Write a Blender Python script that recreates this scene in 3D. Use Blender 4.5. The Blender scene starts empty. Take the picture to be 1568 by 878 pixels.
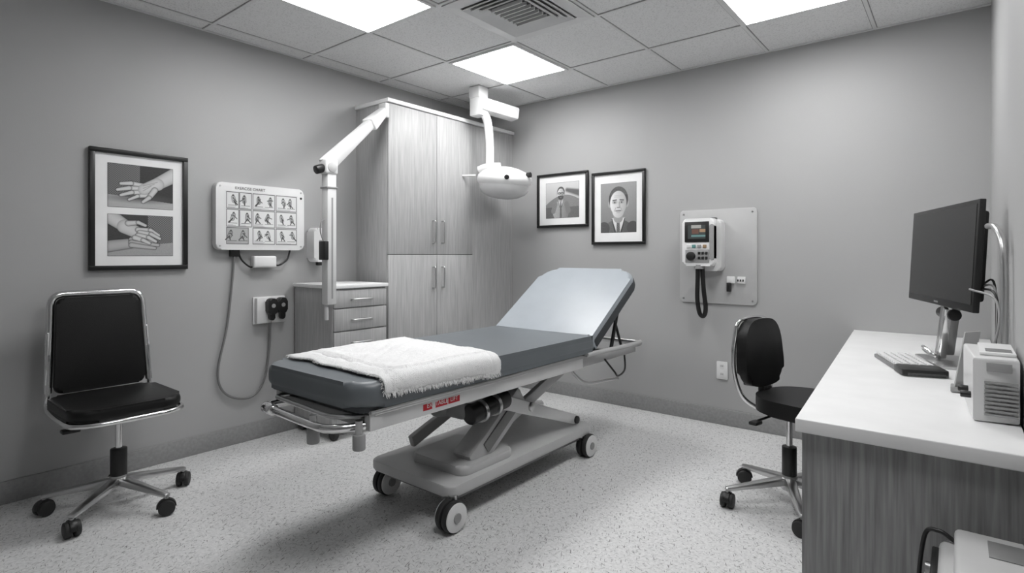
import bpy, bmesh, math, random
import numpy as np
from mathutils import Vector, Matrix, Euler, noise
random.seed(4)
rng=np.random.RandomState(3)
S=bpy.context.scene
COL=S.collection
pi=math.pi
# ---------------------------------------------------------------- materials
MC={}
def mat(name,c,rough=.5,metal=0,bump=0,bscale=80,var=0,vscale=6,coat=0,stretch=(1,1,1),spec=.5):
    if name in MC: return MC[name]
    m=bpy.data.materials.new(name); m.use_nodes=True
    nt=m.node_tree; b=nt.nodes['Principled BSDF']
    if not isinstance(c,(tuple,list)): c=(c,c,c)
    b.inputs['Base Color'].default_value=(*c,1)
    b.inputs['Roughness'].default_value=rough
    b.inputs['Metallic'].default_value=metal
    b.inputs['Coat Weight'].default_value=coat
    b.inputs['Specular IOR Level'].default_value=spec
    tc=nt.nodes.new('ShaderNodeTexCoord'); mp=nt.nodes.new('ShaderNodeMapping')
    mp.inputs['Scale'].default_value=stretch
    nt.links.new(tc.outputs['Object'],mp.inputs[0])
    n=nt.nodes.new('ShaderNodeTexNoise'); n.inputs['Scale'].default_value=vscale; n.inputs['Detail'].default_value=5
    nt.links.new(mp.outputs[0],n.inputs['Vector'])
    r=nt.nodes.new('ShaderNodeValToRGB')
    v=var if var else .04
    r.color_ramp.elements[0].position=.3; r.color_ramp.elements[1].position=.7
    r.color_ramp.elements[0].color=(*[x*(1-v) for x in c],1)
    r.color_ramp.elements[1].color=(*[min(1,x*(1+v)) for x in c],1)
    nt.links.new(n.outputs[0],r.inputs[0]); nt.links.new(r.outputs[0],b.inputs['Base Color'])
    if bump:
        n2=nt.nodes.new('ShaderNodeTexNoise'); n2.inputs['Scale'].default_value=bscale; n2.inputs['Detail'].default_value=4
        nt.links.new(mp.outputs[0],n2.inputs['Vector'])
        bp=nt.nodes.new('ShaderNodeBump'); bp.inputs['Strength'].default_value=bump; bp.inputs['Distance'].default_value=.01
        nt.links.new(n2.outputs[0],bp.inputs['Height']); nt.links.new(bp.outputs[0],b.inputs['Normal'])
    MC[name]=m; return m
def emis(name,c,s):
    m=bpy.data.materials.new(name); m.use_nodes=True
    b=m.node_tree.nodes['Principled BSDF']
    b.inputs['Base Color'].default_value=(*c,1); b.inputs['Emission Color'].default_value=(*c,1); b.inputs['Emission Strength'].default_value=s
    return m
WALL=mat('wall_paint',.41,.55,bump=.06,bscale=220,var=.015,vscale=2)
BASEB=mat('baseboard_vinyl',.29,.45,var=.10,vscale=60)
WOOD=mat('grey_wood_laminate',.42,.45,var=.15,vscale=4,stretch=(26,26,1.1),bump=.02,bscale=6)
WOODD=mat('grey_wood_desk',.29,.45,var=.27,vscale=4,stretch=(24,24,1.0),bump=.03,bscale=6)
WOODE=mat('cabinet_gap_dark',.06,.7)
WHITE=mat('white_plastic',.80,.35)
WHITE2=mat('white_powder_coat',.70,.35)
LAM=mat('white_laminate_top',.86,.32)
GREYP=mat('grey_plastic',.30,.45)
LGREY=mat('light_grey_metal_paint',.50,.32)
MGREY=mat('mid_grey_paint',.18,.4)
CHROME=mat('chrome',.78,.14,1)
STEEL=mat('brushed_steel',.58,.30,1)
BLACK=mat('black_plastic',.010,.4)
BLACKL=mat('black_leather',.007,.42,bump=.12,bscale=260,spec=.3)
RUBBER=mat('black_rubber',.02,.6)
SCREEN=mat('screen_glass',.004,.2,spec=.3)
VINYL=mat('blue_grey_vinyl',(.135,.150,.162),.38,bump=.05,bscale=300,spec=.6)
VINYLLIT=mat('blue_grey_vinyl_lit',(.33,.36,.39),.34,bump=.05,bscale=300,spec=.6)  # same vinyl made paler for the backrest; ceiling light's reflection put into the colour
VINYLD=mat('dark_vinyl_side',(.05,.055,.06),.45)
TOWEL=mat('white_terry',.90,.95,bump=.7,bscale=340,var=.03,vscale=60)
MATTE=mat('mat_board',.86,.8)
FRAMEB=mat('black_frame',.006,.35)
RED=mat('red_print',(.45,.01,.02),.5)
INK=mat('ink',.03,.6)
OUTLET=mat('outlet_plastic',.75,.4)
def floor_mat():
    m=bpy.data.materials.new('speckled_vinyl_floor'); m.use_nodes=True
    nt=m.node_tree; b=nt.nodes['Principled BSDF']; b.inputs['Roughness'].default_value=.40
    tc=nt.nodes.new('ShaderNodeTexCoord')
    def N(t,**k):
        n=nt.nodes.new(t)
        for a,v in k.items(): n.inputs[a].default_value=v
        return n
    def mapping(s,r):
        q=nt.nodes.new('ShaderNodeMapping'); q.inputs['Rotation'].default_value=(0,0,r)
        nt.links.new(tc.outputs['Object'],q.inputs[0])
        q2=nt.nodes.new('ShaderNodeMapping'); q2.inputs['Scale'].default_value=s
        nt.links.new(q.outputs[0],q2.inputs[0]); return q2
    def ramp(src,p0,c0,p1,c1):
        r=nt.nodes.new('ShaderNodeValToRGB'); r.color_ramp.elements[0].position=p0; r.color_ramp.elements[1].position=p1
        r.color_ramp.elements[0].color=(c0,c0,c0,1); r.color_ramp.elements[1].color=(c1,c1,c1,1)
        nt.links.new(src,r.inputs[0]); return r.outputs[0]
    def mul(a,bb):
        x=nt.nodes.new('ShaderNodeMix'); x.data_type='RGBA'; x.blend_type='MULTIPLY'; x.inputs[0].default_value=1
        nt.links.new(a,x.inputs[6]); nt.links.new(bb,x.inputs[7]); return x.outputs[2]
    n=N('ShaderNodeTexNoise',Scale=70.0,Detail=3.0); nt.links.new(tc.outputs['Object'],n.inputs['Vector'])
    base=ramp(n.outputs[0],.35,.62,.65,.74)
    outs=[base]
    for (s,r,p,c) in (((220,30,1),.5,.27,.42),((220,30,1),1.9,.27,.42),((220,26,1),2.7,.26,.38),((170,24,1),-.5,.25,.30)):
        n1=N('ShaderNodeTexNoise',Scale=1.0,Detail=.5); mp=mapping(s,r); nt.links.new(mp.outputs[0],n1.inputs['Vector'])
        outs.append(ramp(n1.outputs[0],p,c,p+.05,1))
    v=N('ShaderNodeTexVoronoi',Scale=24.0); nt.links.new(tc.outputs['Object'],v.inputs['Vector'])
    outs.append(ramp(v.outputs[0],.06,.28,.10,1))
    o=outs[0]
    for q in outs[1:]: o=mul(o,q)
    nt.links.new(o,b.inputs['Base Color'])
    return m
def ceil_mat():
    m=bpy.data.materials.new('acoustic_tile'); m.use_nodes=True
    nt=m.node_tree; b=nt.nodes['Principled BSDF']; b.inputs['Roughness'].default_value=.9
    tc=nt.nodes.new('ShaderNodeTexCoord'); n=nt.nodes.new('ShaderNodeTexNoise'); n.inputs['Scale'].default_value=120; n.inputs['Detail'].default_value=3
    nt.links.new(tc.outputs['Object'],n.inputs['Vector'])
    r=nt.nodes.new('ShaderNodeValToRGB'); r.color_ramp.elements[0].position=.33; r.color_ramp.elements[1].position=.48
    r.color_ramp.elements[0].color=(.66,.66,.66,1); r.color_ramp.elements[1].color=(.82,.82,.82,1)
    nt.links.new(n.outputs[0],r.inputs[0]); nt.links.new(r.outputs[0],b.inputs['Base Color'])
    bp=nt.nodes.new('ShaderNodeBump'); bp.inputs['Strength'].default_value=.3; bp.inputs['Distance'].default_value=.005
    nt.links.new(n.outputs[0],bp.inputs['Height']); nt.links.new(bp.outputs[0],b.inputs['Normal'])
    return m
FLOOR=floor_mat(); CEIL=ceil_mat()
def attr_mat():
    m=bpy.data.materials.new('printed_image'); m.use_nodes=True
    nt=m.node_tree; b=nt.nodes['Principled BSDF']; b.inputs['Roughness'].default_value=.45
    a=nt.nodes.new('ShaderNodeAttribute'); a.attribute_name='Col'
    nt.links.new(a.outputs['Color'],b.inputs['Base Color']); return m
PRINT=attr_mat()
# ---------------------------------------------------------------- helpers
class G:
    def __init__(s,name,loc,rz=0,local=False):
        e=bpy.data.objects.new(name,None); e.empty_display_size=.1; COL.objects.link(e)
        e.location=loc; e.rotation_euler=(0,0,rz); s.e=e; s.local=local; s.loc=Vector(loc)
def add(name,me,g,m=None,sm=True,ang=35):
    if m is not None: me.materials.append(m)
    if sm:
        for p in me.polygons: p.use_smooth=True
        me.set_sharp_from_angle(angle=math.radians(ang))
    o=bpy.data.objects.new(name,me); COL.objects.link(o)
    if g is not None:
        o.parent=g.e
        if not g.local: o.matrix_parent_inverse=Matrix.Translation(-g.loc)
    return o
def frombm(name,bm,g,m,T=None,sm=True,ang=35):
    bmesh.ops.recalc_face_normals(bm,faces=bm.faces)
    if T is not None: bm.transform(T)
    me=bpy.data.meshes.new(name); bm.to_mesh(me); bm.free()
    return add(name,me,g,m,sm,ang)
def box(name,x0,x1,y0,y1,z0,z1,m,g=None,bev=0,seg=2,T=None):
    bm=bmesh.new(); bmesh.ops.create_cube(bm,size=1)
    for v in bm.verts:
        v.co=Vector(((x0+x1)/2+v.co.x*(x1-x0),(y0+y1)/2+v.co.y*(y1-y0),(z0+z1)/2+v.co.z*(z1-z0)))
    if bev: bmesh.ops.bevel(bm,geom=bm.edges[:],offset=bev,segments=seg,profile=.5,affect='EDGES')
    return frombm(name,bm,g,m,T)
def frame_T(p0,p1,up=Vector((0,0,1))):
    p0=Vector(p0);p1=Vector(p1); z=(p1-p0).normalized()
    if abs(z.dot(up))>.99: up=Vector((1,0,0))
    x=up.cross(z).normalized(); y=z.cross(x)
    M=Matrix((x,y,z)).transposed().to_4x4(); M.translation=p0; return M,(p1-p0).length
def beam(name,p0,p1,w,h,m,g=None,bev=.004,w2=None,h2=None):
    T,L=frame_T(p0,p1); bm=bmesh.new(); bmesh.ops.create_cube(bm,size=1)
    for v in bm.verts:
        t=v.co.z+.5; ww=w+((w2 or w)-w)*t; hh=h+((h2 or h)-h)*t
        v.co=Vector((v.co.x*ww,v.co.y*hh,t*L))
    if bev: bmesh.ops.bevel(bm,geom=bm.edges[:],offset=bev,segments=2,profile=.5,affect='EDGES')
    return frombm(name,bm,g,m,T)
def cyl(name,p0,p1,r,m,g=None,r2=None,n=24,bev=0):
    T,L=frame_T(p0,p1); r2=r if r2 is None else r2
    prof=[(r,0),(r2,L)]
    if bev: prof=[(r-bev,0),(r-bev*.3,bev*.3),(r,bev),(r2,L-bev),(r2-bev*.3,L-bev*.3),(r2-bev,L)]
    return lathe(name,prof,m,g,T,n)
def lathe(name,prof,m,g=None,T=None,n=32):
    vs=[];fs=[]
    for r,z in prof:
        for i in range(n):
            a=2*pi*i/n; vs.append((r*math.cos(a),r*math.sin(a),z))
    k=len(prof)
    for j in range(k-1):
        for i in range(n):
            a=j*n+i;b=j*n+(i+1)%n; fs.append((a,b,b+n,a+n))
    fs.append(tuple(range(n-1,-1,-1))); fs.append(tuple(range((k-1)*n,k*n)))
    me=bpy.data.meshes.new(name); me.from_pydata(vs,[],fs)
    if T is not None: me.transform(T)
    return add(name,me,g,m)
def smooth_pts(P,sub=8,closed=False):
    P=[Vector(p) for p in P]; n=len(P); out=[]
    rng_=range(n) if closed else range(n-1)
    for i in rng_:
        p1=P[i];p2=P[(i+1)%n]
        p0=P[i-1] if (i>0 or closed) else p1*2-p2
        p3=P[(i+2)%n] if (i+2<n or closed) else p2*2-p1
        for s in range(sub):
            t=s/sub
            out.append(.5*((2*p1)+(p2-p0)*t+(2*p0-5*p1+4*p2-p3)*t*t+(3*p1-p0-3*p2+p3)*t**3))
    if not closed: out.append(P[-1])
    return out
def fillet(P,r,k=6,closed=False):
    P=[Vector(p) for p in P]; out=[]; n=len(P)
    for i in range(n):
        if not closed and i in (0,n-1): out.append(P[i]); continue
        a=P[i-1];b=P[i];c=P[(i+1)%n]
        d1=(a-b);d2=(c-b); rr=min(r,d1.length*.49,d2.length*.49)
        s=b+d1.normalized()*rr; e=b+d2.normalized()*rr
        for j in range(k+1):
            t=j/k; out.append(s*(1-t)**2+b*2*t*(1-t)+e*t*t)
    return out
def tube(name,P,r,m,g=None,sm=True,n=10,closed=False,sub=8,flat=1):
    P=smooth_pts(P,sub,closed) if sm else [Vector(p) for p in P]
    vs=[];fs=[];N=len(P)
    tang=[]
    for i in range(N):
        a=P[i-1] if (i>0 or closed) else P[i]; b=P[(i+1)%N] if (i<N-1 or closed) else P[i]
        tang.append((b-a).normalized())
    up=Vector((0,0,1))
    if abs(tang[0].dot(up))>.9: up=Vector((1,0,0))
    x=up.cross(tang[0]).normalized()
    for i in range(N):
        t=tang[i]; x=(x-t*x.dot(t)).normalized(); y=t.cross(x)
        for k in range(n):
            a=2*pi*k/n; vs.append(P[i]+x*r*flat*math.cos(a)+y*r*math.sin(a))
    M=N if closed else N-1
    for i in range(M):
        for k in range(n):
            a=i*n+k;b=i*n+(k+1)%n;c=((i+1)%N)*n+(k+1)%n;d=((i+1)%N)*n+k
            fs.append((a,b,c,d))
    if not closed: fs.append(tuple(range(n-1,-1,-1))); fs.append(tuple(range((N-1)*n,N*n)))
    me=bpy.data.meshes.new(name); me.from_pydata(vs,[],fs)
    return add(name,me,g,m,ang=60)
def rrect(x0,x1,y0,y1,r,k=8):
    if not isinstance(r,(list,tuple)): r=[r]*4
    out=[]
    for (cx,cy,a0,rr) in ((x1-r[0],y0+r[0],-90,r[0]),(x1-r[1],y1-r[1],0,r[1]),(x0+r[2],y1-r[2],90,r[2]),(x0+r[3],y0+r[3],180,r[3])):
        for i in range(k+1):
            a=math.radians(a0+90*i/k); out.append((cx+rr*math.cos(a),cy+rr*math.sin(a)))
    return out
def prism(name,outl,z0,z1,m,g=None,bev=0,seg=4,T=None):
    bm=bmesh.new()
    a=[bm.verts.new((x,y,z0)) for x,y in outl]; b=[bm.verts.new((x,y,z1)) for x,y in outl]
    n=len(outl); bm.faces.new(a[::-1]); bm.faces.new(b)
    for i in range(n): bm.faces.new((a[i],a[(i+1)%n],b[(i+1)%n],b[i]))
    if bev:
        ed=[e for e in bm.edges if abs(e.verts[0].co.z-e.verts[1].co.z)<1e-6]
        bmesh.ops.bevel(bm,geom=ed,offset=bev,segments=seg,profile=.5,affect='EDGES')
    return frombm(name,bm,g,m,T,ang=40)
def basis(o,x,y):
    x=Vector(x).normalized(); y=Vector(y).normalized(); z=x.cross(y)
    M=Matrix((x,y,z)).transposed().to_4x4(); M.translation=Vector(o); return M
YZ=lambda o:basis(o,(0,1,0),(0,0,1))
XZ=lambda o:basis(o,(1,0,0),(0,0,1))
def text(name,s,size,T,m,g,align='CENTER'):
    cu=bpy.data.curves.new(name,'FONT'); cu.body=s; cu.size=size; cu.align_x=align; cu.align_y='CENTER'
    cu.materials.append(m)
    o=bpy.data.objects.new(name,cu); COL.objects.link(o)
    o.parent=g.e
    if not g.local: o.matrix_parent_inverse=Matrix.Translation(-g.loc)
    o.matrix_basis=T
    return o
# ---------- painted prints (vertex-colour pictures)
def printmesh(name,T,w,h,func,g,res=150,asp=None):
    nx=res if w>=h else int(res*w/h); ny=int(res*h/w) if w>=h else res
    u=np.linspace(0,1,nx); v=np.linspace(0,1,ny); U,V=np.meshgrid(u,v)
    C=func((U*2-1),(V*2-1)*h/w)
    if C.ndim==2: C=np.stack([C,C,C],-1)
    vs=[(a*w,b*h,0) for b in v for a in u]
    fs=[(j*nx+i,j*nx+i+1,(j+1)*nx+i+1,(j+1)*nx+i) for j in range(ny-1) for i in range(nx-1)]
    me=bpy.data.meshes.new(name); me.from_pydata(vs,[],fs); me.transform(T)
    at=me.attributes.new('Col','FLOAT_COLOR','POINT')
    arr=np.ones((nx*ny,4),dtype=np.float32); arr[:,:3]=np.clip(C,0,1).reshape(-1,3); at.data.foreach_set('color',arr.ravel())
    return add(name,me,g,PRINT,sm=False)
def capd(X,Y,x0,y0,x1,y1,r0,r1=None):
    r1=r0 if r1 is None else r1
    dx,dy=x1-x0,y1-y0; L=dx*dx+dy*dy+1e-9
    t=np.clip(((X-x0)*dx+(Y-y0)*dy)/L,0,1); d=np.hypot(X-x0-t*dx,Y-y0-t*dy); r=r0+(r1-r0)*t
    return d-r,d/r
def elld(X,Y,cx,cy,rx,ry):
    return (np.sqrt(((X-cx)/rx)**2+((Y-cy)/ry)**2)-1)*min(rx,ry)
def put(I,d,c,aa=.02):
    k=np.clip(.5-d/aa,0,1); return I*(1-k)+c*k
def hcap(I,X,Y,a,b,r0,r1,c=.6):
    d,q=capd(X,Y,*a,*b,r0,r1); I=put(I,d-.018,I*.30,.03); sh=c*(.30+.70*np.sqrt(np.clip(1-q*q,0,1))); return put(I,d,sh)
def portrait(X,Y,bg=None,suit=.10,beard=False,glass=False,I0=None):
    nz=rng.rand(*X.shape)
    I=I0 if I0 is not None else .26+.05*Y+.05*nz
    I=put(I,elld(X,Y,0,-1.85,1.08,1.2),suit*(.75+.5*nz)*(1.3-.5*X))
    I=put(I,capd(X,Y,-.75,-1.05,-1.0,-1.8,.3,.3)[0],suit*(.7+.5*nz)); I=put(I,capd(X,Y,.75,-1.05,1.0,-1.8,.3,.3)[0],suit*.8)
    v=np.maximum(np.abs(X)-.34*(Y+1.5)/.9,Y+.58); I=put(I,v,.7)
    I=put(I,np.maximum(np.abs(X)-.075-.03*(-Y-.65),Y+.66),.10+.08*(np.sin((X+Y)*60)>0))
    for s in(-1,1):
        I=put(I,capd(X,Y,s*.33,-.62,s*.12,-1.4,.02)[0],.02)
    I=put(I,capd(X,Y,0,-.3,0,-.58,.26,.24)[0],.34-.12*X)
    for s in(-1,1): I=put(I,elld(X,Y,s*.46,.08,.08,.16),.40)
    I=put(I,elld(X,Y,.01,.30,.50,.60),.06+.10*nz*(Y>.5))
    face=np.minimum(elld(X,Y,0,.11,.43,.58),elld(X,Y,0,-.24,.31,.34))
    sh=.60-.22*X/.45-.10*(Y-.1)**2+.03*nz
    I=put(I,face,sh)
    if beard: I=put(I,np.maximum(elld(X,Y,0,-.22,.36,.36),Y+.08),.07)
    for s in(-1,1):
        I=put(I,elld(X,Y,s*.18,.16,.12,.07),.32,.06)
        I=put(I,elld(X,Y,s*.18,.15,.075,.032),.5); I=put(I,elld(X,Y,s*.18,.15,.035,.035),.02)
        I=put(I,capd(X,Y,s*.28,.25,s*.09,.27,.026)[0],.08)
        I=put(I,capd(X,Y,s*.13,-.10,s*.2,-.26,.012)[0],.30,.04)
        if glass:
            d=np.abs(elld(X,Y,s*.19,.15,.16,.12))-.03; I=put(I,d,.02)
    I=put(I,capd(X,Y,.06,.14,.08,-.06,.03)[0],.33,.06); I=put(I,capd(X,Y,-.05,-.09,.07,-.09,.022)[0],.16)
    I=put(I,capd(X,Y,-.13,-.25,.13,-.25,.022)[0],.12); I=put(I,capd(X,Y,-.07,-.33,.07,-.33,.02)[0],.40,.05)
    for yy in(.40,.47): I=put(I,capd(X,Y,-.2,yy,.2,yy,.008)[0],.42,.03)
    return I
def print_man_suit(X,Y): return portrait(X*.92,Y*.92-.10)
def print_man_outdoor(X,Y):
    nz=rng.rand(*X.shape)
    I=.52+.12*Y+.03*nz
    I=np.where(Y<.25-.35*X*X+.12*X, .18+.12*nz, I); I=np.where(Y<-.35,.10+.1*nz,I)
    I=put(I,capd(X,Y,.3,.5,1.1,.3,.10,.18)[0],.12+.05*nz,.1)
    k=.46
    return portrait((X+.08)/k,(Y-.28)/k,suit=.26,beard=True,glass=True,I0=I)
def print_hand_open(X,Y):
    nz=rng.rand(*X.shape)
    I=np.where(X<-.05,.14+.10*np.sin(X*90)*np.sin(Y*90),.02+.02*nz); I=np.where(Y<-.42-.1*X,.42+.04*nz,I)
    I=put(I,elld(X,Y,.0,-.42,.7,.10),.08,.2)
    for a,b,r in (((.05,.04),(-.62,.07),.072),((.05,-.07),(-.72,-.15),.072),((.10,-.18),(-.62,-.33),.068),((.2,-.27),(-.38,-.47),.058)):
        m=(a[0]*.45+b[0]*.55,a[1]*.45+b[1]*.55+.05)
        I=hcap(I,X,Y,a,m,r+.02,r,.66); I=hcap(I,X,Y,m,b,r,r*.7,.64)
    I=hcap(I,X,Y,(1.2,.62),(.45,.12),.26,.21,.62); 
    d,q=capd(X,Y,.5,.14,.08,-.08,.22,.19); I=put(I,d,.62*(.45+.55*np.sqrt(np.clip(1-q*q,0,1))))
    I=hcap(I,X,Y,(.42,-.08),(.24,-.36),.095,.08,.62); I=hcap(I,X,Y,(.24,-.36),(.05,-.52),.072,.05,.6)
    for k in range(3): I=put(I,capd(X,Y,.5-.1*k,.22-.08*k,.05,.05-.09*k,.008)[0],.26,.03)
    return I
def print_hands_clasped(X,Y):
    nz=rng.rand(*X.shape)
    I=np.where(X>.2,.16+.12*np.sin(X*80)*np.sin(Y*80),.03+.03*nz); I=np.where(Y<-.36+.12*X,.42-.1*nz,I)
    I=hcap(I,X,Y,(-1.2,-.42),(-.35,-.28),.20,.17,.46)
    for a,b,r in (((-.3,-.15),(.45,-.22),.07),((-.3,-.25),(.52,-.33),.07),((-.3,-.34),(.42,-.44),.065)):
        I=hcap(I,X,Y,a,b,r+.02,r*.75,.5)
    I=hcap(I,X,Y,(-1.1,.75),(-.45,.28),.26,.21,.62)
    d,q=capd(X,Y,-.5,.3,-.1,.08,.24,.2); I=put(I,d,.62*(.45+.55*np.sqrt(np.clip(1-q*q,0,1))))
    for a,b,c in (((-.1,.2),(.28,.20),(.55,.02)),((-.05,.1),(.30,.06),(.58,-.10)),((-.1,0),(.22,-.06),(.45,-.2)),((-.2,-.08),(.05,-.16),(.25,-.27))):
        I=hcap(I,X,Y,a,b,.085,.07,.66); I=hcap(I,X,Y,b,c,.068,.048,.64)
    I=hcap(I,X,Y,(-.4,.42),(-.1,.46),.09,.07,.62); I=hcap(I,X,Y,(-.1,.46),(.12,.36),.065,.05,.6)
    return I
def board_print(X,Y):
    I=np.full(X.shape,.74)
    a=Y.max()
    cols=[-.98,-.30,.34,.98]; rows=[a*.97,a*.33,-a*.33,-a*.97]
    r=random.Random(5)
    for i in range(3):
        for j in range(3):
            x0,x1=cols[i]+.02,cols[i+1]-.02; y1,y0=rows[j]-.015,rows[j+1]+.015
            if i==0 and j<2: segs=[(x0,(x0+x1)/2-.012),((x0+x1)/2+.012,x1)]
            elif i==0: segs=[(x0,x1-.08)]
            else: segs=[(x0,x1)]
            for sx0,sx1 in segs:
                cx,cy=(sx0+sx1)/2,(y0+y1)/2; d=np.maximum(np.abs(X-cx)-(sx1-sx0)/2,np.abs(Y-cy)-(y1-y0)/2)
                if i==0 and j==2: I=put(I,d,.42)
                I=put(I,np.abs(d)-.008,.02,.010)
                n=1 if sx1-sx0<.4 else 2
                for q in range(n):
                    qx=cx+(0 if n==1 else (-.14+.28*q)); w=.11; h=(y1-y0)*.34
                    hx=qx+r.uniform(-.4,.4)*w; hy=cy+h*.85
                    I=put(I,elld(X,Y,hx,hy,.026,.03),.05)
                    bx=hx+r.uniform(-.4,.4)*w; by=cy-h*.1
                    d_,_=capd(X,Y,hx,hy-.04,bx,by,.042,.050); I=put(I,np.abs(d_)-.006,.03,.010); I=put(I,d_+.012,.22+.25*r.random())
                    for k in range(2): I=put(I,capd(X,Y,bx,by,bx+r.uniform(-1,1)*w*.9,cy-h*.75,.014)[0],.06,.010)
                    for k in range(2): I=put(I,capd(X,Y,hx,hy-.06,hx+r.uniform(-1,1)*w,cy+r.uniform(-.3,.5)*h,.011)[0],.06,.010)
                    I=put(I,capd(X,Y,qx-w,cy-h*.9,qx+w,cy-h*.9,.006)[0],.08,.010)
                for k in range(2):
                    I=put(I,capd(X,Y,sx0+.03,y0+.022+.022*k,sx0+.03+(sx1-sx0)*r.uniform(.3,.7),y0+.022+.022*k,.004)[0],.3,.01)
    return I
# ================================================================ ROOM
CX,CY,CZ=3.74,-4.18,1.25
H=2.68
W=3.88; YR=-2.36
box('floor',-.1,5.3,-6.1,.1,-.08,0,FLOOR)
box('ceiling',-.1,5.3,-6.1,.1,H,H+.08,CEIL)
box('wall_left',-.1,0,-6.1,.1,0,H,WALL)
box('wall_back',0,W,0,.1,0,H,WALL)
box('wall_right',W,5.3,YR,.1,0,H,WALL)
box('wall_far_right',5.2,5.3,-6.0,YR,0,H,WALL)
box('wall_front',0,5.3,-6.1,-6.0,0,H,WALL)
def baseb(name,x0,x1,y0,y1):
    box(name,x0,x1,y0,y1,0,.115,BASEB,None,.003)
baseb('baseboard_left',0,.012,-6.0,-1.5)
baseb('baseboard_back',.40,3.2,-.012,0)
baseb('baseboard_front',.02,5.18,-6,-5.988)
# ceiling grid
gx=[CX+v for v in (-3.59,-2.955,-2.32,-1.685,-1.05,-.415,.22,.855)]
gy=[CY+v for v in (3.6,2.91,2.22,1.53,.84,.15,-.54,-1.23)]
gr=G('ceiling_grid',(2,-2,H))
TB=mat('white_tbar',.74,.45)
EDGESH=mat('tile_edge_painted_shadow',.30,.9)  # grey for thin strips beside the T-bars, a painted shadow along tile edges
for i,x in enumerate(gx):
    yb=0 if x<W else YR
    box('tbar_long_%d'%i,x-.010,x+.010,-6,yb,H-.006,H-.0005,TB,gr)
    box('edge_shadow_long_%d'%i,x-.0145,x+.0145,-6,yb,H-.0018,H-.0004,EDGESH,gr)
for i,y in enumerate(gy):
    xr=W if y>YR else 5.2
    box('tbar_cross_%d'%i,0,xr,y-.010,y+.010,H-.0065,H-.0005,TB,gr)
    box('edge_shadow_cross_%d'%i,0,xr,y-.0145,y+.0145,H-.0019,H-.0004,EDGESH,gr)
box('wall_angle_left',0,.02,-6,0,H-.007,H-.0005,TB,gr)
box('wall_angle_back',0,W,-.02,0,H-.007,H-.0005,TB,gr)
PAN=emis('light_diffuser',(1,1,1),19)
def panel(ix,iy):
    x0,x1=gx[ix]+.011,gx[ix+1]-.011; y1,y0=gy[iy]-.011,gy[iy+1]+.011
    g=G('ceiling_light_panel',((x0+x1)/2,(y0+y1)/2,H-.01))
    box('diffuser',x0+.02,x1-.02,y0+.02,y1-.02,H-.012,H-.003,PAN,g)
    for a in ((x0,x0+.02,y0,y1),(x1-.02,x1,y0,y1),(x0+.02,x1-.02,y0,y0+.02),(x0+.02,x1-.02,y1-.02,y1)):
        box('trim_frame',*a,H-.016,H-.001,TB,g)
panel(1,0); panel(1,2); panel(4,0); panel(4,3)  # last panel is out of view, added to brighten the room
# vent
vx0,vx1=gx[2]+.012,gx[3]-.012; vy1,vy0=gy[1]-.012,gy[2]+.012
g=G('ceiling_air_vent',((vx0+vx1)/2,(vy0+vy1)/2,H-.01))
vcx,vcy=(vx0+vx1)/2,(vy0+vy1)/2
def ring(name,hx,hy,w,z0,z1,m,g):
    vs=[];fs=[]
    for (a,b,z) in ((hx,hy,z0),(hx-w,hy-w,z1)):
        vs+=[(vcx-a,vcy-b,z),(vcx+a,vcy-b,z),(vcx+a,vcy+b,z),(vcx-a,vcy+b,z)]
    for i in range(4): fs.append((i,(i+1)%4,4+(i+1)%4,4+i))
    me=bpy.data.meshes.new(name); me.from_pydata(vs,[],fs); o=add(name,me,g,m,sm=False)
    s=o.modifiers.new('s','SOLIDIFY'); s.thickness=.004
box('plenum',vcx-.25,vcx+.25,vcy-.27,vcy+.27,H-.004,H-.002,GREYP,g)
ring('rim',(vx1-vx0)/2,(vy1-vy0)/2,.075,H-.008,H-.014,WHITE2,g)
for k in range(3): ring('louver_%d'%k,.225-.036*k,.25-.036*k,.032,H-.024,H-.010,WHITE2,g)
box('core_dark',vcx-.115,vcx+.115,vcy-.14,vcy+.14,H-.007,H-.0045,WOODE,g)
for k in range(7): beam('slat_%d'%k,(vcx-.11,vcy-.12+.04*k,H-.018),(vcx+.11,vcy-.12+.04*k,H-.018),.006,.020,WHITE2,g,bev=0)
# ================================================================ pictures
def frame_pic(name,T,w,h,fw,prints):
    loc=T@Vector((w/2,h/2,0)); g=G(name,loc)
    d=.028
    for nm,a in (('frame_bottom',(0,w,0,fw)),('frame_top',(0,w,h-fw,h)),('frame_left',(0,fw,fw,h-fw)),('frame_right',(w-fw,w,fw,h-fw))):
        box(nm,a[0],a[1],a[2],a[3],.001,d,FRAMEB,g,.002,T=T)
    box('mat_board',fw,w-fw,fw,h-fw,.002,.012,MATTE,g,T=T)
    for i,(x0,y0,pw,ph,f) in enumerate(prints):
        box('print_edge_%d'%i,x0-.002,x0+pw+.002,y0-.002,y0+ph+.002,.012,.0128,INK,g,T=T)
        printmesh('print_%d'%i,T@Matrix.Translation((x0,y0,.0135)),pw,ph,f,g,res=200)
frame_pic('framed_hand_photographs',YZ((0,-3.247,1.165)),.50,.685,.026,[(.088,.36,.33,.245,print_hand_open),(.088,.082,.33,.235,print_hands_clasped)])
frame_pic('framed_outdoor_portrait',XZ((.70,0,1.50)),.54,.485,.022,[(.095,.085,.35,.315,print_man_outdoor)])
frame_pic('framed_suit_portrait',XZ((1.28,0,1.34)),.49,.61,.022,[(.085,.10,.325,.41,print_man_suit)])
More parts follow.
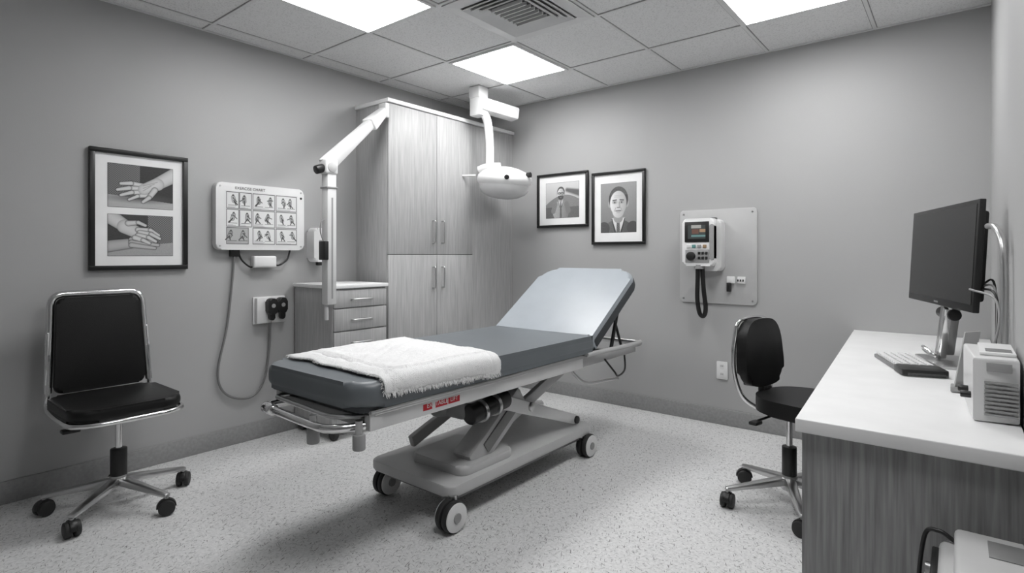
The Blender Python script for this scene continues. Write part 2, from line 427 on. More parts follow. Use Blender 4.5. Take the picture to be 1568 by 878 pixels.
# ================================================================ tall cabinet
g=G('tall_storage_cabinet',(.2,-.75,0))
D=.40
box('carcass',0.001,D-.02,-1.50,-.001,0.0,2.40,WOOD,g,.002)
box('top_slab',0.001,D+.015,-1.515,-.001,2.40,2.43,LAM,g,.003)
box('gap_shadow',D-.0195,D-.012,-1.49,-.56,.08,2.39,WOODE,g)
def door(nm,y0,y1,z0,z1): box(nm,D-.018,D,y0+.002,y1-.002,z0,z1,WOOD,g,.0015)
door('door_upper_a',-1.5,-1.0,1.258,2.395); door('door_upper_b',-1.0,-.57,1.258,2.395)
door('door_lower_a',-1.5,-1.0,.10,1.252); door('door_lower_b',-1.0,-.57,.10,1.252)
box('filler_panel',D-.02,D-.008,-.565,-.001,.0,2.395,WOOD,g)
box('toe_kick',D-.02,D-.0185,-1.5,-.57,0,.095,WOODE,g)
for i,(y,z0,z1) in enumerate(((-1.045,1.34,1.54),(-.945,1.34,1.54),(-1.045,.975,1.165),(-.945,.975,1.165))):
    tube('handle_%d'%i,fillet([(D,y,z0+.01),(D+.032,y,z0+.01),(D+.032,y,z1-.01),(D,y,z1-.01)],.012),.007,STEEL,g,sm=False)
# ================================================================ drawer cart
g=G('drawer_cart',(.27,-1.82,0))
box('body',.03,.49,-2.04,-1.60,.10,1.025,WOOD,g,.003)
box('top',.02,.515,-2.05,-1.59,1.025,1.05,LAM,g,.004)
z=1.012
for i,hh in enumerate((.125,.155,.155,.21,.21)):
    box('drawer_%d'%i,.49,.508,-2.035,-1.605,z-hh+.008,z,WOOD,g,.002)
    zc=z-hh*.5
    tube('handle_%d'%i,fillet([(.508,-1.90,zc),(.535,-1.90,zc),(.535,-1.74,zc),(.508,-1.74,zc)],.012),.0065,STEEL,g,sm=False)
    z-=hh
for i,(x,y) in enumerate(((.07,-2.0),(.45,-2.0),(.07,-1.64),(.45,-1.64))):
    cyl('caster_wheel_%d'%i,(x,y-.018,.038),(x,y+.018,.038),.038,RUBBER,g,bev=.006)
    box('caster_fork_%d'%i,x-.02,x+.02,y-.026,y+.026,.06,.10,STEEL,g,.003)
# ================================================================ wall board
g=G('exercise_chart_board',(.03,-2.3,1.5))
T=YZ((0,-2.595,1.285))
prism('housing',rrect(0,.61,0,.435,.035),.001,.058,WHITE,g,.010,T=T)
printmesh('chart',T@Matrix.Translation((.055,.03,.0595)),.505,.355,board_print,g,res=360)
text('title','EXERCISE CHART',.026,T@Matrix.Translation((.22,.403,.0598)),INK,g)
for i,(a,b) in enumerate(((.025,.025),(.585,.025),(.025,.41),(.585,.41))): cyl('screw_%d'%i,T@Vector((a,b,.055)),T@Vector((a,b,.061)),.006,STEEL,g,n=12)
cyl('corner_hole',T@Vector((.585,.37,.0575)),T@Vector((.585,.37,.0605)),.008,BLACK,g,n=16)
box('sensor_box',.001,.06,-2.35,-2.19,1.165,1.245,WHITE,g,.012,3)
tube('cord_left',[(.02,-2.44,1.29),(.03,-2.42,1.22),(.03,-2.36,1.17),(.03,-2.33,1.19)],.006,BLACK,g)
tube('cord_right',[(.02,-2.07,1.29),(.03,-2.10,1.22),(.03,-2.16,1.18),(.03,-2.2,1.19)],.006,BLACK,g)
tube('power_cable',[(.02,-2.46,1.29),(.022,-2.475,1.1),(.02,-2.51,.785),(.02,-2.565,.52),(.02,-2.545,.385),(.022,-2.46,.31),(.022,-2.34,.30),(.02,-2.26,.40),(.02,-2.225,.6),(.035,-2.225,.80)],.0075,MGREY,g)
box('cable_clip',.001,.03,-2.49,-2.43,1.24,1.29,BLACK,g,.004)
# wall sockets
g=G('wall_power_sockets',(.02,-2.2,.87))
box('plate',.001,.014,-2.335,-2.105,.78,.965,WHITE2,g,.005)
box('housing',.001,.05,-2.325,-2.225,.785,.96,WHITE2,g,.006)
for i,y in enumerate((-2.235,-2.145)):
    prism('plug_%d'%i,rrect(-.033,.033,-.055,.055,.024),0,.05,BLACK,g,.010,T=YZ((.0145 if i else .05,y,.90)))
    prism('plug_grip_%d'%i,rrect(-.018,.018,-.04,.04,.015),0,.03,BLACK,g,.006,T=YZ((.03 if i else .06,y,.845)))
    cyl('plug_ring_%d'%i,((.064 if i else .0995),y,.905),((.067 if i else .102),y,.905),.014,GREYP,g)
# dispenser
g=G('soap_dispenser',(.05,-1.85,1.3))
prism('body',rrect(-.07,.07,-.12,.13,.03),.001,.10,WHITE,g,.02,T=YZ((0,-1.86,1.32)))
box('window',.10,.103,-1.89,-1.83,1.30,1.36,GREYP,g,.001)
box('nozzle',.05,.085,-1.89,-1.83,1.175,1.205,BLACK,g,.006)
# ================================================================ articulated arm lamp
g=G('articulated_arm_lamp',(.56,-2.1,1.8))
box('mount_bracket',.36,.44,-1.56,-1.518,2.27,2.38,WHITE2,g,.008)
beam('upper_arm',(.56,-2.13,1.83),(.40,-1.535,2.33),.085,.088,WHITE2,g,.010,w2=.06,h2=.055)
beam('upper_arm_sleeve',(.448,-1.71,2.18),(.402,-1.54,2.325),.095,.092,WHITE,g,.012,w2=.06,h2=.06)
box('elbow_block',.518,.602,-2.155,-2.065,1.77,1.87,WHITE,g,.014,3)
cyl('elbow_joint',(.512,-2.11,1.815),(.608,-2.11,1.815),.034,LGREY,g,bev=.006)
cyl('elbow_knob_back',(.56,-2.205,1.79),(.56,-2.15,1.81),.028,BLACK,g,bev=.005)
box('post',.525,.595,-2.142,-2.073,.93,1.80,WHITE2,g,.010)
box('post_collar',.520,.600,-2.147,-2.068,1.68,1.69,GREYP,g,.002)
box('latch_block',.53,.60,-2.165,-2.135,1.22,1.34,BLACK,g,.005)
box('post_slot',.5945,.597,-2.113,-2.102,.97,1.62,GREYP,g)
cyl('tip_rod',(.55,-2.12,.93),(.55,-2.12,.83),.013,WHITE2,g,bev=.003)
tube('latch_wire',[(.56,-2.15,1.34),(.56,-2.17,1.40),(.56,-2.165,1.46),(.56,-2.14,1.48)],.004,GREYP,g)
# ================================================================ ceiling exam light
g=G('ceiling_exam_light',(.62,-.55,2.2))
box('ceiling_mount',.490,.610,-.72,-.60,2.58,H-.002,WHITE,g,.012)
box('mount_neck',.490,.610,-.71,-.605,2.43,2.60,WHITE,g,.012)
beam('balance_arm',(.555,-.68,2.535),(.68,-.31,2.49),.13,.11,WHITE,g,.02,w2=.12,h2=.11)
tube('drop_tube',[(.585,-.63,2.46),(.605,-.605,2.38),(.615,-.59,2.20),(.615,-.59,2.0)],.036,WHITE,g,n=18)
Th=Matrix.Translation((.72,-.52,1.87))@Matrix.Rotation(math.radians(5),4,'Y')
lathe('lamp_head',[(.001,.13),(.06,.128),(.12,.115),(.19,.085),(.228,.05),(.236,.02),(.232,-.005),(.21,-.03)],WHITE,g,Th,48)
lathe('lamp_bowl',[(.215,-.028),(.21,-.06),(.18,-.10),(.12,-.13),(.05,-.142),(.001,-.144)],mat('translucent_lens',.66,.25),g,Th,48)
tube('head_yoke',[(.52,-.62,1.985),(.60,-.60,2.005),(.70,-.55,2.005)],.03,WHITE,g,n=14)
T2=Matrix.Translation((.72,-.52,1.885))@Matrix.Rotation(math.radians(-46),4,'Z')
cyl('sensor_eye',T2@Vector((.215,0,0)),T2@Vector((.240,0,-.003)),.020,BLACK,g)
cyl('focus_knob',T2@Vector((.13,.18,.03)),T2@Vector((.15,.205,.03)),.022,BLACK,g)
cyl('handle_stub',(.50,-.64,1.935),(.40,-.70,1.935),.009,WHITE,g)
# ================================================================ exam table
g=G('exam_table',(1.66,-2.0,0))
x0,x1,y0,yh=1.29,2.04,-2.94,-1.28
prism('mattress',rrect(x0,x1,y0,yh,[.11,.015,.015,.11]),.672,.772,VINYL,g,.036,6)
prism('mattress_base',rrect(x0+.03,x1-.03,y0+.03,yh,.05),.655,.675,VINYLD,g)
a=math.radians(33)
Tb=Matrix.Translation((0,yh+.012,.676))@Matrix.Rotation(a,4,'X')
prism('backrest_pad',rrect(x0,x1,0,.73,[.012,.12,.12,.012]),.006,.098,VINYLLIT,g,.032,6,T=Tb)
prism('backrest_shell',rrect(x0+.015,x1-.015,0.02,.72,[.02,.11,.11,.02]),-.014,.012,VINYLD,g,.006,2,T=Tb)
prism('backrest_edge_band',rrect(x0-.003,x1+.003,0.02,.733,[.012,.12,.12,.012]),.008,.062,VINYLD,g,.010,2,T=Tb)
for s,xx in (('l',x0+.05),('r',x1-.05)):
    beam('side_rail_'+s,(xx,-2.88,.615),(xx,-.66,.615),.03,.06,LGREY,g,.006)
    box('rail_flange_'+s,xx-.03,xx+.03,-2.86,-1.25,.643,.655,STEEL,g,.002)
for i,y in enumerate((-2.85,-2.2,-1.5,-.95)):
    beam('cross_member_%d'%i,(x0+.06,y,.61),(x1-.06,y,.61),.05,.04,MGREY,g)
tube('foot_bumper',fillet([(x0+.12,-2.82,.595),(x0+.08,-2.965,.595),(x1-.13,-3.0,.60),(x1-.06,-2.86,.60)],.07),.017,CHROME,g,sm=False,n=14)
tube('foot_bumper_low',fillet([(x0+.14,-2.84,.632),(x0+.12,-2.935,.637),(x1-.15,-2.965,.637),(x1-.09,-2.86,.63)],.05),.009,STEEL,g,sm=False,n=12)
for i,(xx,yy) in enumerate(((1.80,-2.985),(2.0,-2.92))):
    cyl('bumper_post_%d'%i,(xx,yy,.635),(xx,yy,.575),.014,STEEL,g); cyl('bumper_knob_%d'%i,(xx,yy,.585),(xx,yy,.525),.024,GREYP,g,bev=.006)
cyl('foot_roller',(x0+.11,-2.965,.595),(x0+.19,-2.973,.595),.024,CHROME,g,bev=.004)
tube('head_frame',fillet([(x1-.05,-.70,.635),(x1-.02,-.58,.64),(x0+.02,-.58,.64),(x0+.05,-.70,.635)],.06),.018,STEEL,g,sm=False,n=12)
tube('head_frame_side',[(x1-.01,-1.35,.665),(x1,-1.1,.66),(x1,-.8,.655),(x1-.02,-.62,.65)],.015,LGREY,g,n=12)
for xx in (x0+.1,x1-.07):
    cyl('backrest_strut',(xx,-.80,.63),(xx,-.93,.885),.009,BLACK,g); cyl('backrest_strut_rod',(xx,-.95,.63),(xx,-.85,.90),.012,BLACK,g)
    box('hinge_plate',xx-.006,xx+.006,-1.34,-1.22,.61,.70,STEEL,g,.003)
tube('release_handle',[(x1-.03,-1.1,.60),(x1+.01,-1.05,.52),(x1,-.98,.48),(x1-.02,-.85,.50),(x1-.05,-.80,.60)],.006,BLACK,g)
tube('crank_rod',[(x1-.08,-1.45,.60),(x1-.02,-1.35,.50),(x1-.02,-1.1,.47),(x1-.02,-.95,.455)],.009,STEEL,g)
box('side_fascia',x1-.036,x1-.026,-2.88,-1.36,.585,.66,WHITE2,g,.004)
box('side_fascia_lip',x1-.03,x1-.018,-2.88,-1.36,.652,.664,STEEL,g,.002)
for i,(s,yy) in enumerate((('EX',-2.60),('TABLE',-2.53),('LIFT',-2.455))):
    text('red_label_%d'%i,s,.026,basis((x1-.0245,yy+.02,.622),(0,1,0),(0,0,1)),WHITE,g)
    box('red_label_block_%d'%i,x1-.026,x1-.0252,yy-.015,yy+.055 if i else yy+.035,.605,.632,RED,g)
# scissor lift
for s,xx in (('l',1.46),('r',1.86)):
    beam('scissor_a_'+s,(xx,-2.20,.575),(xx,-1.22,.225),.035,.085,WHITE2 if s=='r' else LGREY,g,.008,h2=.06)
    beam('scissor_b_'+s,(xx-.045,-2.16,.235),(xx-.045,-1.20,.575),.035,.065,LGREY,g,.008)
    cyl('scissor_pivot_'+s,(xx-.08,-1.69,.405),(xx+.03,-1.69,.405),.025,STEEL,g,bev=.004)
    cyl('lower_pivot_'+s,(xx-.03,-1.22,.225),(xx+.03,-1.22,.225),.024,BLACK,g,bev=.004)
    cyl('upper_pivot_'+s,(xx-.03,-2.18,.572),(xx+.03,-2.18,.572),.026,STEEL,g,bev=.004)
cyl('actuator_body',(1.70,-2.25,.50),(1.70,-1.75,.40),.055,MGREY,g,bev=.01); cyl('actuator_rod',(1.70,-1.75,.40),(1.70,-1.35,.32),.022,CHROME,g)
box('motor_housing',1.60,1.86,-2.22,-1.92,.44,.56,MGREY,g,.03,4)
cyl('motor_can',(1.88,-2.20,.47),(1.88,-1.92,.50),.05,BLACK,g,bev=.01)
cyl('motor_ring_a',(1.885,-2.13,.476),(1.885,-2.11,.478),.056,STEEL,g); cyl('motor_ring_b',(1.885,-2.03,.487),(1.885,-2.01,.489),.056,STEEL,g)
beam('lift_column',(1.80,-2.14,.20),(1.80,-1.74,.48),.13,.13,LGREY,g,.02)
beam('column_inset',(1.870,-2.06,.27),(1.870,-1.82,.44),.010,.06,MGREY,g,.003)
prism('base_cover',rrect(1.52,1.90,-2.26,-1.86,.05),.18,.235,LGREY,g,.02,T=None)
# base
prism('base_chassis',rrect(1.34,1.94,-2.38,-1.12,.05),.140,.190,LGREY,g,.010,3)
prism('base_chassis_skirt',rrect(1.37,1.91,-2.34,-1.15,.05),.110,.142,MGREY,g,.005)
for i,(xx,yy) in enumerate(((1.40,-2.31),(1.945,-2.385),(1.40,-1.16),(1.93,-1.185))):
    for k,(u0,u1) in enumerate(((-.034,-.005),(.005,.034))):
        cyl('wheel_%d_%d'%(i,k),(xx+u0,yy,.071),(xx+u1,yy,.071),.070,RUBBER,g,n=36,bev=.006)
    for s in (-1,1):
        cyl('wheel_cap_%d'%i,(xx+s*.033,yy,.071),(xx+s*.040,yy,.071),.0645,WHITE2,g,n=36,bev=.003)
        cyl('wheel_hub_%d'%i,(xx+s*.039,yy,.071),(xx+s*.045,yy,.071),.022,GREYP,g,n=20)
    q=(xx-.02 if xx>1.6 else xx+.02,yy+(.03 if yy<-1.5 else -.03))
    cyl('caster_stem_%d'%i,(*q,.10),(*q,.15),.02,STEEL,g)
# ================================================================ towel
g=G('folded_towel',(1.66,-2.45,.78))
def wrap(s,y,h):
    r=.036+.006; xe=2.04-.036
    if s<=xe: return (s,y,.772+.006+h)
    q=s-xe; L=r*pi/2
    if q<L:
        t=q/r; rr=r+h*.6; return (xe+rr*math.sin(t),y,.772-.036+rr*math.cos(t))
    return (xe+r+h*.6,y,.772-.036-(q-L))
def towel(nm,c00,c10,c11,c01,off,amp,nx=150,ny=110,seed=0):
    vs=[];fs=[]
    for j in range(ny+1):
        for i in range(nx+1):
            u=i/nx;v=j/ny
            e=.014*noise.noise((u*7+seed,v*7,3.1))+.006*noise.noise((u*40,v*40,seed))
            sx=(c00[0]*(1-u)*(1-v)+c10[0]*u*(1-v)+c11[0]*u*v+c01[0]*(1-u)*v)+e
            sy=(c00[1]*(1-u)*(1-v)+c10[1]*u*(1-v)+c11[1]*u*v+c01[1]*(1-u)*v)+.018*noise.noise((u*6,v*6,seed+9.))+.005*noise.noise((u*50,v*50,seed+2.))
            h=amp*(.5+.5*noise.noise((sx*5+seed,sy*6,0)))+amp*.7*abs(noise.noise((sx*9+sy*6,sy*3,seed+4.)))+.0020*noise.noise((sx*90,sy*90,1))
            fall=min(1,min(u,1-u,v,1-v)*14)
            h=off*fall**.5+max(0,h)*(.35+.65*fall)
            vs.append(wrap(sx,sy,h))
    for j in range(ny):
        for i in range(nx):
            a=j*(nx+1)+i; fs.append((a,a+1,a+nx+2,a+nx+1))
    me=bpy.data.meshes.new(nm); me.from_pydata(vs,[],fs)
    o=add(nm,me,g,TOWEL,ang=180)
    s=o.modifiers.new('s','SOLIDIFY'); s.thickness=.007; s.offset=1
    return vs,nx,ny
va,nx,ny=towel('lower_layer',(1.31,-2.81),(2.075,-2.84),(2.11,-2.17),(1.29,-2.12),.006,.013)
vb,_,_=towel('upper_layer',(1.335,-2.74),(2.07,-2.81),(2.10,-2.20),(1.36,-2.15),.014,.015,seed=5)
vs=[];fs=[]
def fringe(base,d):
    a=Vector(base); w=.0016
    dd=Vector(d)*random.uniform(.6,1.3)+Vector((random.uniform(-.008,.008),random.uniform(-.008,.008),random.uniform(-.004,.004)))
    k=len(vs); t=Vector((-dd.y,dd.x,0)); t=t.normalized()*w if t.length>1e-6 else Vector((0,w,0))
    if abs(dd.z)>abs(dd.x)+abs(dd.y): t=Vector((0,w,0))
    m=a+dd*.5+Vector((0,0,.003)); e=a+dd
    vs.extend([a-t,a+t,m-t,m+t,e-t*.5,e+t*.5]); fs.extend([(k,k+1,k+3,k+2),(k+2,k+3,k+5,k+4)])
for src in (va,vb):
    for j in range(ny+1):
        for q in range(3):
            p=Vector(src[j*(nx+1)+nx])+Vector((.002,random.uniform(-.003,.003),.003)); fringe(p,(.006,0,-.018))
    for i in range(nx+1):
        for q in range(2):
            p=Vector(src[i])+Vector((random.uniform(-.003,.003),0,.005)); fringe(p,(0,-.010,-.001))
me=bpy.data.meshes.new('fringe'); me.from_pydata(vs,[],fs); add('fringe',me,g,TOWEL,sm=False)
# ================================================================ chairs
def star(g,R,ang0,legmat,wheelr=.033,zh=.13):
    cyl('hub',(0,0,zh-.045),(0,0,zh+.03),.038,legmat,g,bev=.006)
    for k in range(5):
        a=math.radians(ang0+72*k); c,s=math.cos(a),math.sin(a)
        beam('base_leg_%d'%k,(c*.02,s*.02,zh),(c*(R+.012),s*(R+.012),.090),.052,.042,legmat,g,.011,w2=.032,h2=.022)
        cyl('caster_stem_%d'%k,(c*R,s*R,.05),(c*R,s*R,.09),.009,STEEL,g,n=12)
        b=a+.9; tx,ty=-math.sin(b),math.cos(b)
        for q in (-1,1):
            p=Vector((c*R,s*R,wheelr))
            cyl('caster_wheel_%d'%k,p+Vector((tx,ty,0))*.006*q,p+Vector((tx,ty,0))*.030*q,wheelr,RUBBER,g,bev=.006)
        T=basis((c*R,s*R,wheelr),(math.cos(b),math.sin(b),0),(0,0,1))
        out=[(math.cos(math.radians(t))*(wheelr+.006),math.sin(math.radians(t))*(wheelr+.006)) for t in range(0,181,15)]
        prism('caster_hood_%d'%k,out,-.015,.015,BLACK,g,.003,2,T=T)
# left chair
g=G('office_chair',(.475,-3.24,0),0,True)
star(g,.305,22,STEEL,wheelr=.036)
cyl('gas_shroud',(0,0,.15),(0,0,.29),.036,BLACK,g,bev=.004); cyl('gas_rod',(0,0,.28),(0,0,.45),.015,CHROME,g)
box('tilt_mechanism',-.10,.08,-.06,.06,.435,.472,GREYP,g,.008)
cyl('lever',(-.02,-.05,.45),(.0,-.17,.43),.006,BLACK,g); box('lever_paddle',-.02,.03,-.23,-.16,.415,.432,BLACK,g,.005)
prism('seat_pad',rrect(-.27,.21,-.235,.235,[.10,.10,.05,.05]),.487,.545,BLACKL,g,.024,5)
prism('seat_pan',rrect(-.26,.19,-.22,.22,[.09,.09,.05,.05]),.470,.490,BLACK,g,.004)
P=[(-.29,-.220,.75),(-.275,-.222,.56),(-.24,-.230,.485),(.10,-.238,.478),(.19,-.20,.478),(.222,-.1,.478),(.222,.1,.478),(.19,.20,.478),(.10,.238,.478),(-.24,.230,.485),(-.275,.222,.56),(-.29,.220,.75)]
tube('chrome_seat_loop',P,.012,CHROME,g,n=12)
P=fillet([(-.275,-.222,.56),(-.322,-.200,1.05),(-.322,.200,1.05),(-.275,.222,.56)],.06,8)
tube('chrome_back_frame',P,.013,CHROME,g,sm=False,n=12,flat=1.3)
for s in (-1,1): beam('arm_plate_%d'%s,(-.283,s*.228,.60),(-.305,s*.217,.86),.012,.03,CHROME,g,.004)
al=math.atan2(.05,.5)
Tb=Matrix.Translation((-.282,0,.55))@Matrix.Rotation(-al,4,'Y')@basis((0,0,0),(0,1,0),(0,0,1))
out=[]
for (x,y) in rrect(-.200,.200,-.0,.483,.035): out.append((x*(1-.09*(y/.48)),y))
prism('back_pad',out,-.012,.036,BLACKL,g,.018,4,T=Tb)
prism('back_shell',[(x*.98,y*.99+.003) for x,y in out],-.022,-.008,BLACK,g,.004,2,T=Tb)
# right chair
g=G('task_stool',(3.08,-1.155,0),math.radians(-15),True)
star(g,.31,163,STEEL,wheelr=.036)
ox=.090
cyl('gas_shroud',(0,0,.15),(0,0,.30),.034,BLACK,g,bev=.004); cyl('gas_rod',(0,0,.28),(0,0,.47),.015,CHROME,g)
box('tilt_mechanism',-.08,.12,-.05,.05,.455,.49,STEEL,g,.008)
cyl('lever',(-.02,-.05,.47),(-.05,-.20,.45),.006,BLACK,g); box('lever_paddle',-.07,-.03,-.25,-.19,.435,.452,BLACK,g,.005)
prism('seat_pad',rrect(-.215+ox,.215+ox,-.215,.215,.17,12),.49,.56,BLACKL,g,.03,5)
prism('seat_pan',rrect(-.19+ox,.19+ox,-.19,.19,.15,12),.478,.495,BLACK,g,.003)
for s in (-1,1):
    tube('back_bar_%d'%s,[(-.0,s*.05,.465),(-.16+ox,s*.08,.468),(-.25+ox,s*.13,.52),(-.285+ox,s*.16,.63),(-.29+ox,s*.165,.76),(-.285+ox,s*.15,.885)],.011,CHROME,g,n=12)
tube('back_bar_top',[(-.285+ox,-.15,.885),(-.285+ox,-.11,.915),(-.285+ox,0,.925),(-.285+ox,.11,.915),(-.285+ox,.15,.885)],.009,CHROME,g,n=12)
beam('back_bracket',(-.18+ox,0,.475),(-.245+ox,0,.65),.045,.02,BLACK,g,.004); box('adjust_knob',-.24+ox,-.20+ox,-.03,.03,.53,.58,BLACK,g,.008)
out=[]
for i in range(48):
    t=2*pi*i/48; c,s=math.cos(t),math.sin(t); e=.62
    out.append((math.copysign(abs(c)**e,c)*.175*(1-.10*math.copysign(abs(s)**e,s)),math.copysign(abs(s)**e,s)*.172))
prism('back_pad',out,-.025,.03,BLACKL,g,.024,5,T=Matrix.Translation((-.245+ox,0,.750))@Matrix.Rotation(-.06,4,'Y')@basis((0,0,0),(0,1,0),(0,0,1)))
# ================================================================ desk
g=G('desk',(3.6,-1.2,0))
prism('desktop',[(3.362,-2.376),(3.876,-2.376),(3.876,-.004),(3.209,-.004)],.73,.77,LAM,g,.004,3)
prism('pedestal',[(3.375,-2.35),(3.876,-2.35),(3.876,-1.66),(3.33,-1.66)],0,.73,WOODD,g)
prism('far_panel',[(3.24,-.03),(3.876,-.03),(3.876,-.006),(3.24,-.006)],0,.73,WOODD,g)
box('modesty_panel',3.85,3.876,-1.66,-.03,.2,.73,WOODD,g)
# ================================================================ monitor
L=Vector((3.535,-.67,0)); R=Vector((3.778,-1.44,0)); ax=(R-L).normalized(); nrm=Vector((ax.y,-ax.x,0))
if nrm.x>0: nrm=-nrm
g=G('computer_monitor',((L.x+R.x)/2,(L.y+R.y)/2,.77))
w=(R-L).length; h=.435
T3=Matrix((ax,Vector((0,0,1)),nrm)).transposed().to_4x4(); T3.translation=L+Vector((0,0,1.030))
tilt=Matrix.Rotation(math.radians(-3),4,'X')
T=T3@tilt
box('bezel',0,w,0,h,-.022,0,BLACK,g,.004,T=T)
box('screen',.018,w-.018,.03,h-.018,0,.0015,SCREEN,g,T=T)
box('rear_case',.04,w-.04,.04,h-.04,-.05,-.022,BLACK,g,.012,T=T)
box('badge',w*.47,w*.53,.010,.018,0,.001,STEEL,g,T=T)
mid=(L+R)/2
bc=mid-nrm*.05
beam('stand_neck_a',(mid-nrm*.06+Vector((0,0,1.06))),(bc+ax*(-.06)+Vector((0,0,.80))),.07,.03,STEEL,g,.008)
beam('stand_neck_b',(mid-nrm*.03+ax*.05+Vector((0,0,1.02))),(bc+nrm*.02+ax*(-.03)+Vector((0,0,.79))),.03,.03,CHROME,g,.006)
cyl('stand_pivot',bc+ax*.07+Vector((0,0,.99)),bc-ax*.09+Vector((0,0,.99)),.025,BLACK,g,bev=.004)
tube('stand_ring',[bc+nrm*.05+ax*-.12+Vector((0,0,.80)),bc+nrm*.08+ax*-.06+Vector((0,0,.83)),bc+nrm*.05+ax*.0+Vector((0,0,.80)),bc+nrm*.02+ax*-.06+Vector((0,0,.79))],.008,CHROME,g,closed=True)
Tb=Matrix((ax,Vector((-ax.y,ax.x,0)),Vector((0,0,1)))).transposed().to_4x4(); Tb.translation=bc+Vector((0,0,0))
prism('stand_base',rrect(-.16,.16,-.09,.09,.02),.7715,.783,STEEL,g,.003,2,T=Tb)
for i in range(4):
    tube('cable_%d'%i,[(3.80-.01*i,-1.30-.04*i,1.12),(3.84,-1.40-.04*i,1.15-.02*i),(3.845,-1.48-.03*i,.98),(3.83-.012*i,-1.50-.02*i,.80),(3.82-.02*i,-1.42,.782)],.004,[BLACK,GREYP,BLACK,GREYP][i],g)
# keyboard
g=G('keyboard',(3.55,-1.2,.78))
ka=Vector((3.423,-1.05,.7715)); kx=Vector((.147,-.44,0)).normalized(); ky=Vector((-kx.y,kx.x,0)); 
T=Matrix((kx,ky,Vector((0,0,1)))).transposed().to_4x4(); T.translation=ka
prism('body',rrect(0,.46,0,.15,.012),0,.014,MGREY,g,.003,2,T=T)
prism('palm_block',rrect(.335,.46,-.005,.15,.012),.001,.026,BLACK,g,.005,2,T=T)
for r_ in range(5):
    for c_ in range(11):
        box('key_%d_%d'%(r_,c_),.010+c_*.0290,.031+c_*.0290,.008+r_*.028,.028+r_*.028,.014,.028,WHITE,g,.002,1,T=T)
# label printer box
g=G('label_printer',(3.82,-1.95,.77))
prism('case',[(3.770,-2.09),(3.872,-2.075),(3.872,-1.77),(3.75,-1.77)],.772,.955,WHITE2,g,.008)
for i in range(9): box('louver_%d'%i,3.795,3.868,-2.092,-2.083,.792+.0115*i,.798+.0115*i,GREYP,g,T=None)
box('label_plate',3.80,3.855,-2.090,-2.082,.918,.943,GREYP,g,.001)
box('lid',3.785,3.868,-2.03,-1.80,.9555,.965,WHITE,g,.003)
for i in range(6): box('lid_vent_%d'%i,3.80,3.86,-2.01+.012*i,-2.005+.012*i,.9645,.9665,GREYP,g)
for i in range(2): cyl('side_knob_%d'%i,(3.768-.006*i,-2.03+.09*i,.835),(3.741-.006*i,-2.03+.09*i,.835),.010,BLACK,g,bev=.003)
# gooseneck
g=G('gooseneck_lamp_pole',(3.862,-1.68,.77))
cyl('foot',(3.85,-1.68,.7715),(3.85,-1.68,.785),.024,STEEL,g,bev=.003)
tube('pole',[(3.855,-1.68,.78),(3.858,-1.68,1.0),(3.858,-1.68,1.20),(3.852,-1.66,1.30),(3.835,-1.60,1.35),(3.82,-1.53,1.355)],.0105,STEEL,g,n=12)
g=G('desk_card_holder',(3.76,-1.66,.77))
beam('card',(3.745,-1.66,.785),(3.775,-1.68,.985),.075,.004,LGREY,g,0)
box('base_block',3.715,3.78,-1.70,-1.63,.772,.79,GREYP,g,.003)
# ================================================================ wall patient monitor
g=G('wall_patient_monitor',(2.33,-.05,1.25))
T=XZ((2.056,0,.892))
prism('back_plate',rrect(0,.565,0,.70,.03),.001,.012,mat('plate_grey',.48,.45),g,.003,2,T=T)
for i,(a_,b_) in enumerate(((.03,.03),(.535,.03),(.03,.67),(.535,.67))): cyl('screw_%d'%i,T@Vector((a_,b_,.011)),T@Vector((a_,b_,.015)),.007,STEEL,g,n=12)
T=XZ((2.13,0,1.135))
prism('rear_shell',rrect(.07,.27,.0,.375,.03),.012,.10,WHITE2,g,.015,T=T)
prism('body',rrect(0,.235,.035,.385,.03),.05,.15,WHITE,g,.015,T=T)
prism('side_grip',rrect(.205,.235,.08,.34,.012),.07,.158,GREYP,g,.006,T=T)
box('face_bezel',.02,.20,.21,.36,.15,.155,BLACK,g,.003,T=T)
def scr(X,Y):
    C=np.zeros(X.shape+(3,)); C[...]=(.05,.06,.06)
    C[(Y<.30)&(Y>-.2)&(X>-.55)&(X<.25)]=(.16,.08,.06); C[(Y>.4)&(X>-.6)&(X<.5)]=(.40,.40,.38)
    C[(np.abs(Y+.45)<.10)&(X>-.6)]=(.16,.30,.29); C[(X>.35)&(Y<.3)&(Y>-.05)]=(.4,.26,.16); return C
printmesh('display',T@Matrix.Translation((.045,.235,.156)),.13,.10,scr,g,60)
for i in range(4):
    box('button_%d'%i,.035+.04*i,.062+.04*i,.168,.192,.15,.157,[WHITE2,mat('teal_key',(.10,.25,.24),.4),GREYP,mat('amber_key',(.30,.2,.11),.4)][i],g,.002,T=T)
box('keypad_panel',.025,.20,.06,.155,.15,.153,GREYP,g,.003,T=T)
cyl('rotary_knob',T@Vector((.07,.108,.15)),T@Vector((.07,.108,.18)),.032,BLACK,g,bev=.006)
for i in range(6): box('small_key_%d'%i,.12+.026*(i%3),.138+.026*(i%3),.085+.035*(i//3),.105+.035*(i//3),.152,.158,BLACK,g,.001,T=T)
box('handle_top',.07,.22,.37,.392,.03,.06,BLACK,g,.004,T=T)
tube('cable_loop',[(2.235,-.12,1.17),(2.235,-.12,1.08),(2.225,-.10,.93),(2.235,-.08,.82),(2.262,-.07,.80),(2.28,-.08,.86),(2.272,-.10,1.0),(2.265,-.11,1.17)],.016,BLACK,g,n=12)
cyl('cable_collar',(2.25,-.12,1.15),(2.25,-.12,1.18),.035,GREYP,g)
for i,(a_,b_) in enumerate(((2.415,1.075),(2.49,1.075))): box('port_%d'%i,a_,a_+.055,-.03,-.012,b_-.03,b_+.02,WHITE,g,.004)
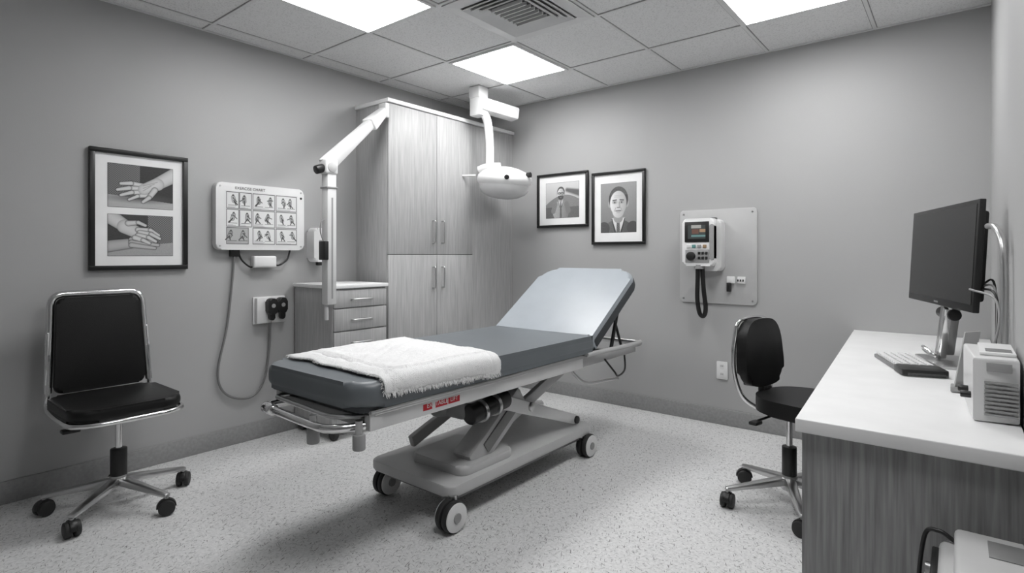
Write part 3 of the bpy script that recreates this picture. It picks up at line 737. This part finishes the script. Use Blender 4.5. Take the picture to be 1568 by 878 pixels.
for i in range(3): box('port_label_%d'%i,2.49+.018*i,2.50+.018*i,-.032,-.029,1.06,1.075,BLACK,g)
box('clip',2.42,2.445,-.05,-.012,.985,1.05,BLACK,g,.004)
# outlet
g=G('wall_outlet',(2.374,-.01,.4))
T=XZ((2.335,0,.335))
prism('plate',rrect(0,.08,0,.13,.006),.001,.008,OUTLET,g,.002,2,T=T)
for z_ in (.035,.095):
    prism('socket',rrect(.022,.058,z_-.018,z_+.018,.012),.008,.010,WHITE2,g,.0005,1,T=T)
    for q in (.033,.044): box('slot',q,q+.003,z_-.003,z_+.009,.0098,.0106,BLACK,g,T=T)
# ================================================================ equipment cart (bottom right)
g=G('equipment_trolley',(3.9,-2.65,0))
for (xx,yy) in ((3.70,-2.78),(4.15,-2.78),(3.70,-2.43),(4.15,-2.43)):
    cyl('leg',(xx,yy,.06),(xx,yy,.42),.012,STEEL,g); cyl('wheel',(xx-.012,yy,.03),(xx+.012,yy,.03),.03,RUBBER,g)
    cyl('wheel_stem',(xx,yy,.03),(xx,yy,.07),.008,STEEL,g)
box('shelf_low',3.68,4.17,-2.80,-2.41,.15,.17,MGREY,g,.003); box('shelf_top',3.68,4.17,-2.80,-2.41,.41,.43,MGREY,g,.003)
box('device_body',3.70,4.10,-2.76,-2.43,.432,.55,LGREY,g,.02,3)
box('device_lid',3.73,4.05,-2.70,-2.45,.55,.590,LGREY,g,.012,3)
box('lid_label',3.79,3.86,-2.58,-2.49,.590,.592,MGREY,g,.001)
box('lid_slot',3.90,4.02,-2.52,-2.47,.590,.600,BLACK,g,.003)
cyl('lid_rail',(3.86,-2.68,.60),(3.86,-2.46,.60),.009,CHROME,g)
box('rail_metal',3.72,4.08,-2.752,-2.735,.55,.575,STEEL,g,.004)
box('device_front',3.687,3.702,-2.72,-2.46,.45,.535,BLACK,g,.004)
for i in range(4): cyl('device_knob_%d'%i,(3.69,-2.68+.06*i,.495),(3.675,-2.68+.06*i,.495),.014,STEEL,g)
tube('hose_a',[(3.735,-2.46,.555),(3.70,-2.45,.570),(3.670,-2.44,.54),(3.660,-2.44,.35),(3.70,-2.44,.18)],.005,BLACK,g)
# ================================================================ world & camera
w_=bpy.data.worlds.new('World'); S.world=w_; w_.use_nodes=True
w_.node_tree.nodes['Background'].inputs[0].default_value=(.5,.5,.5,1); w_.node_tree.nodes['Background'].inputs[1].default_value=.3
cam=bpy.data.cameras.new('camera'); co=bpy.data.objects.new('camera',cam); COL.objects.link(co)
cam.lens=36*854/1568; cam.sensor_width=36; cam.shift_y=-48/1568; cam.clip_start=.02
co.location=(CX,CY,CZ); co.rotation_euler=(pi/2,0,math.radians(38.75))
S.camera=co
S.view_settings.view_transform='Standard'
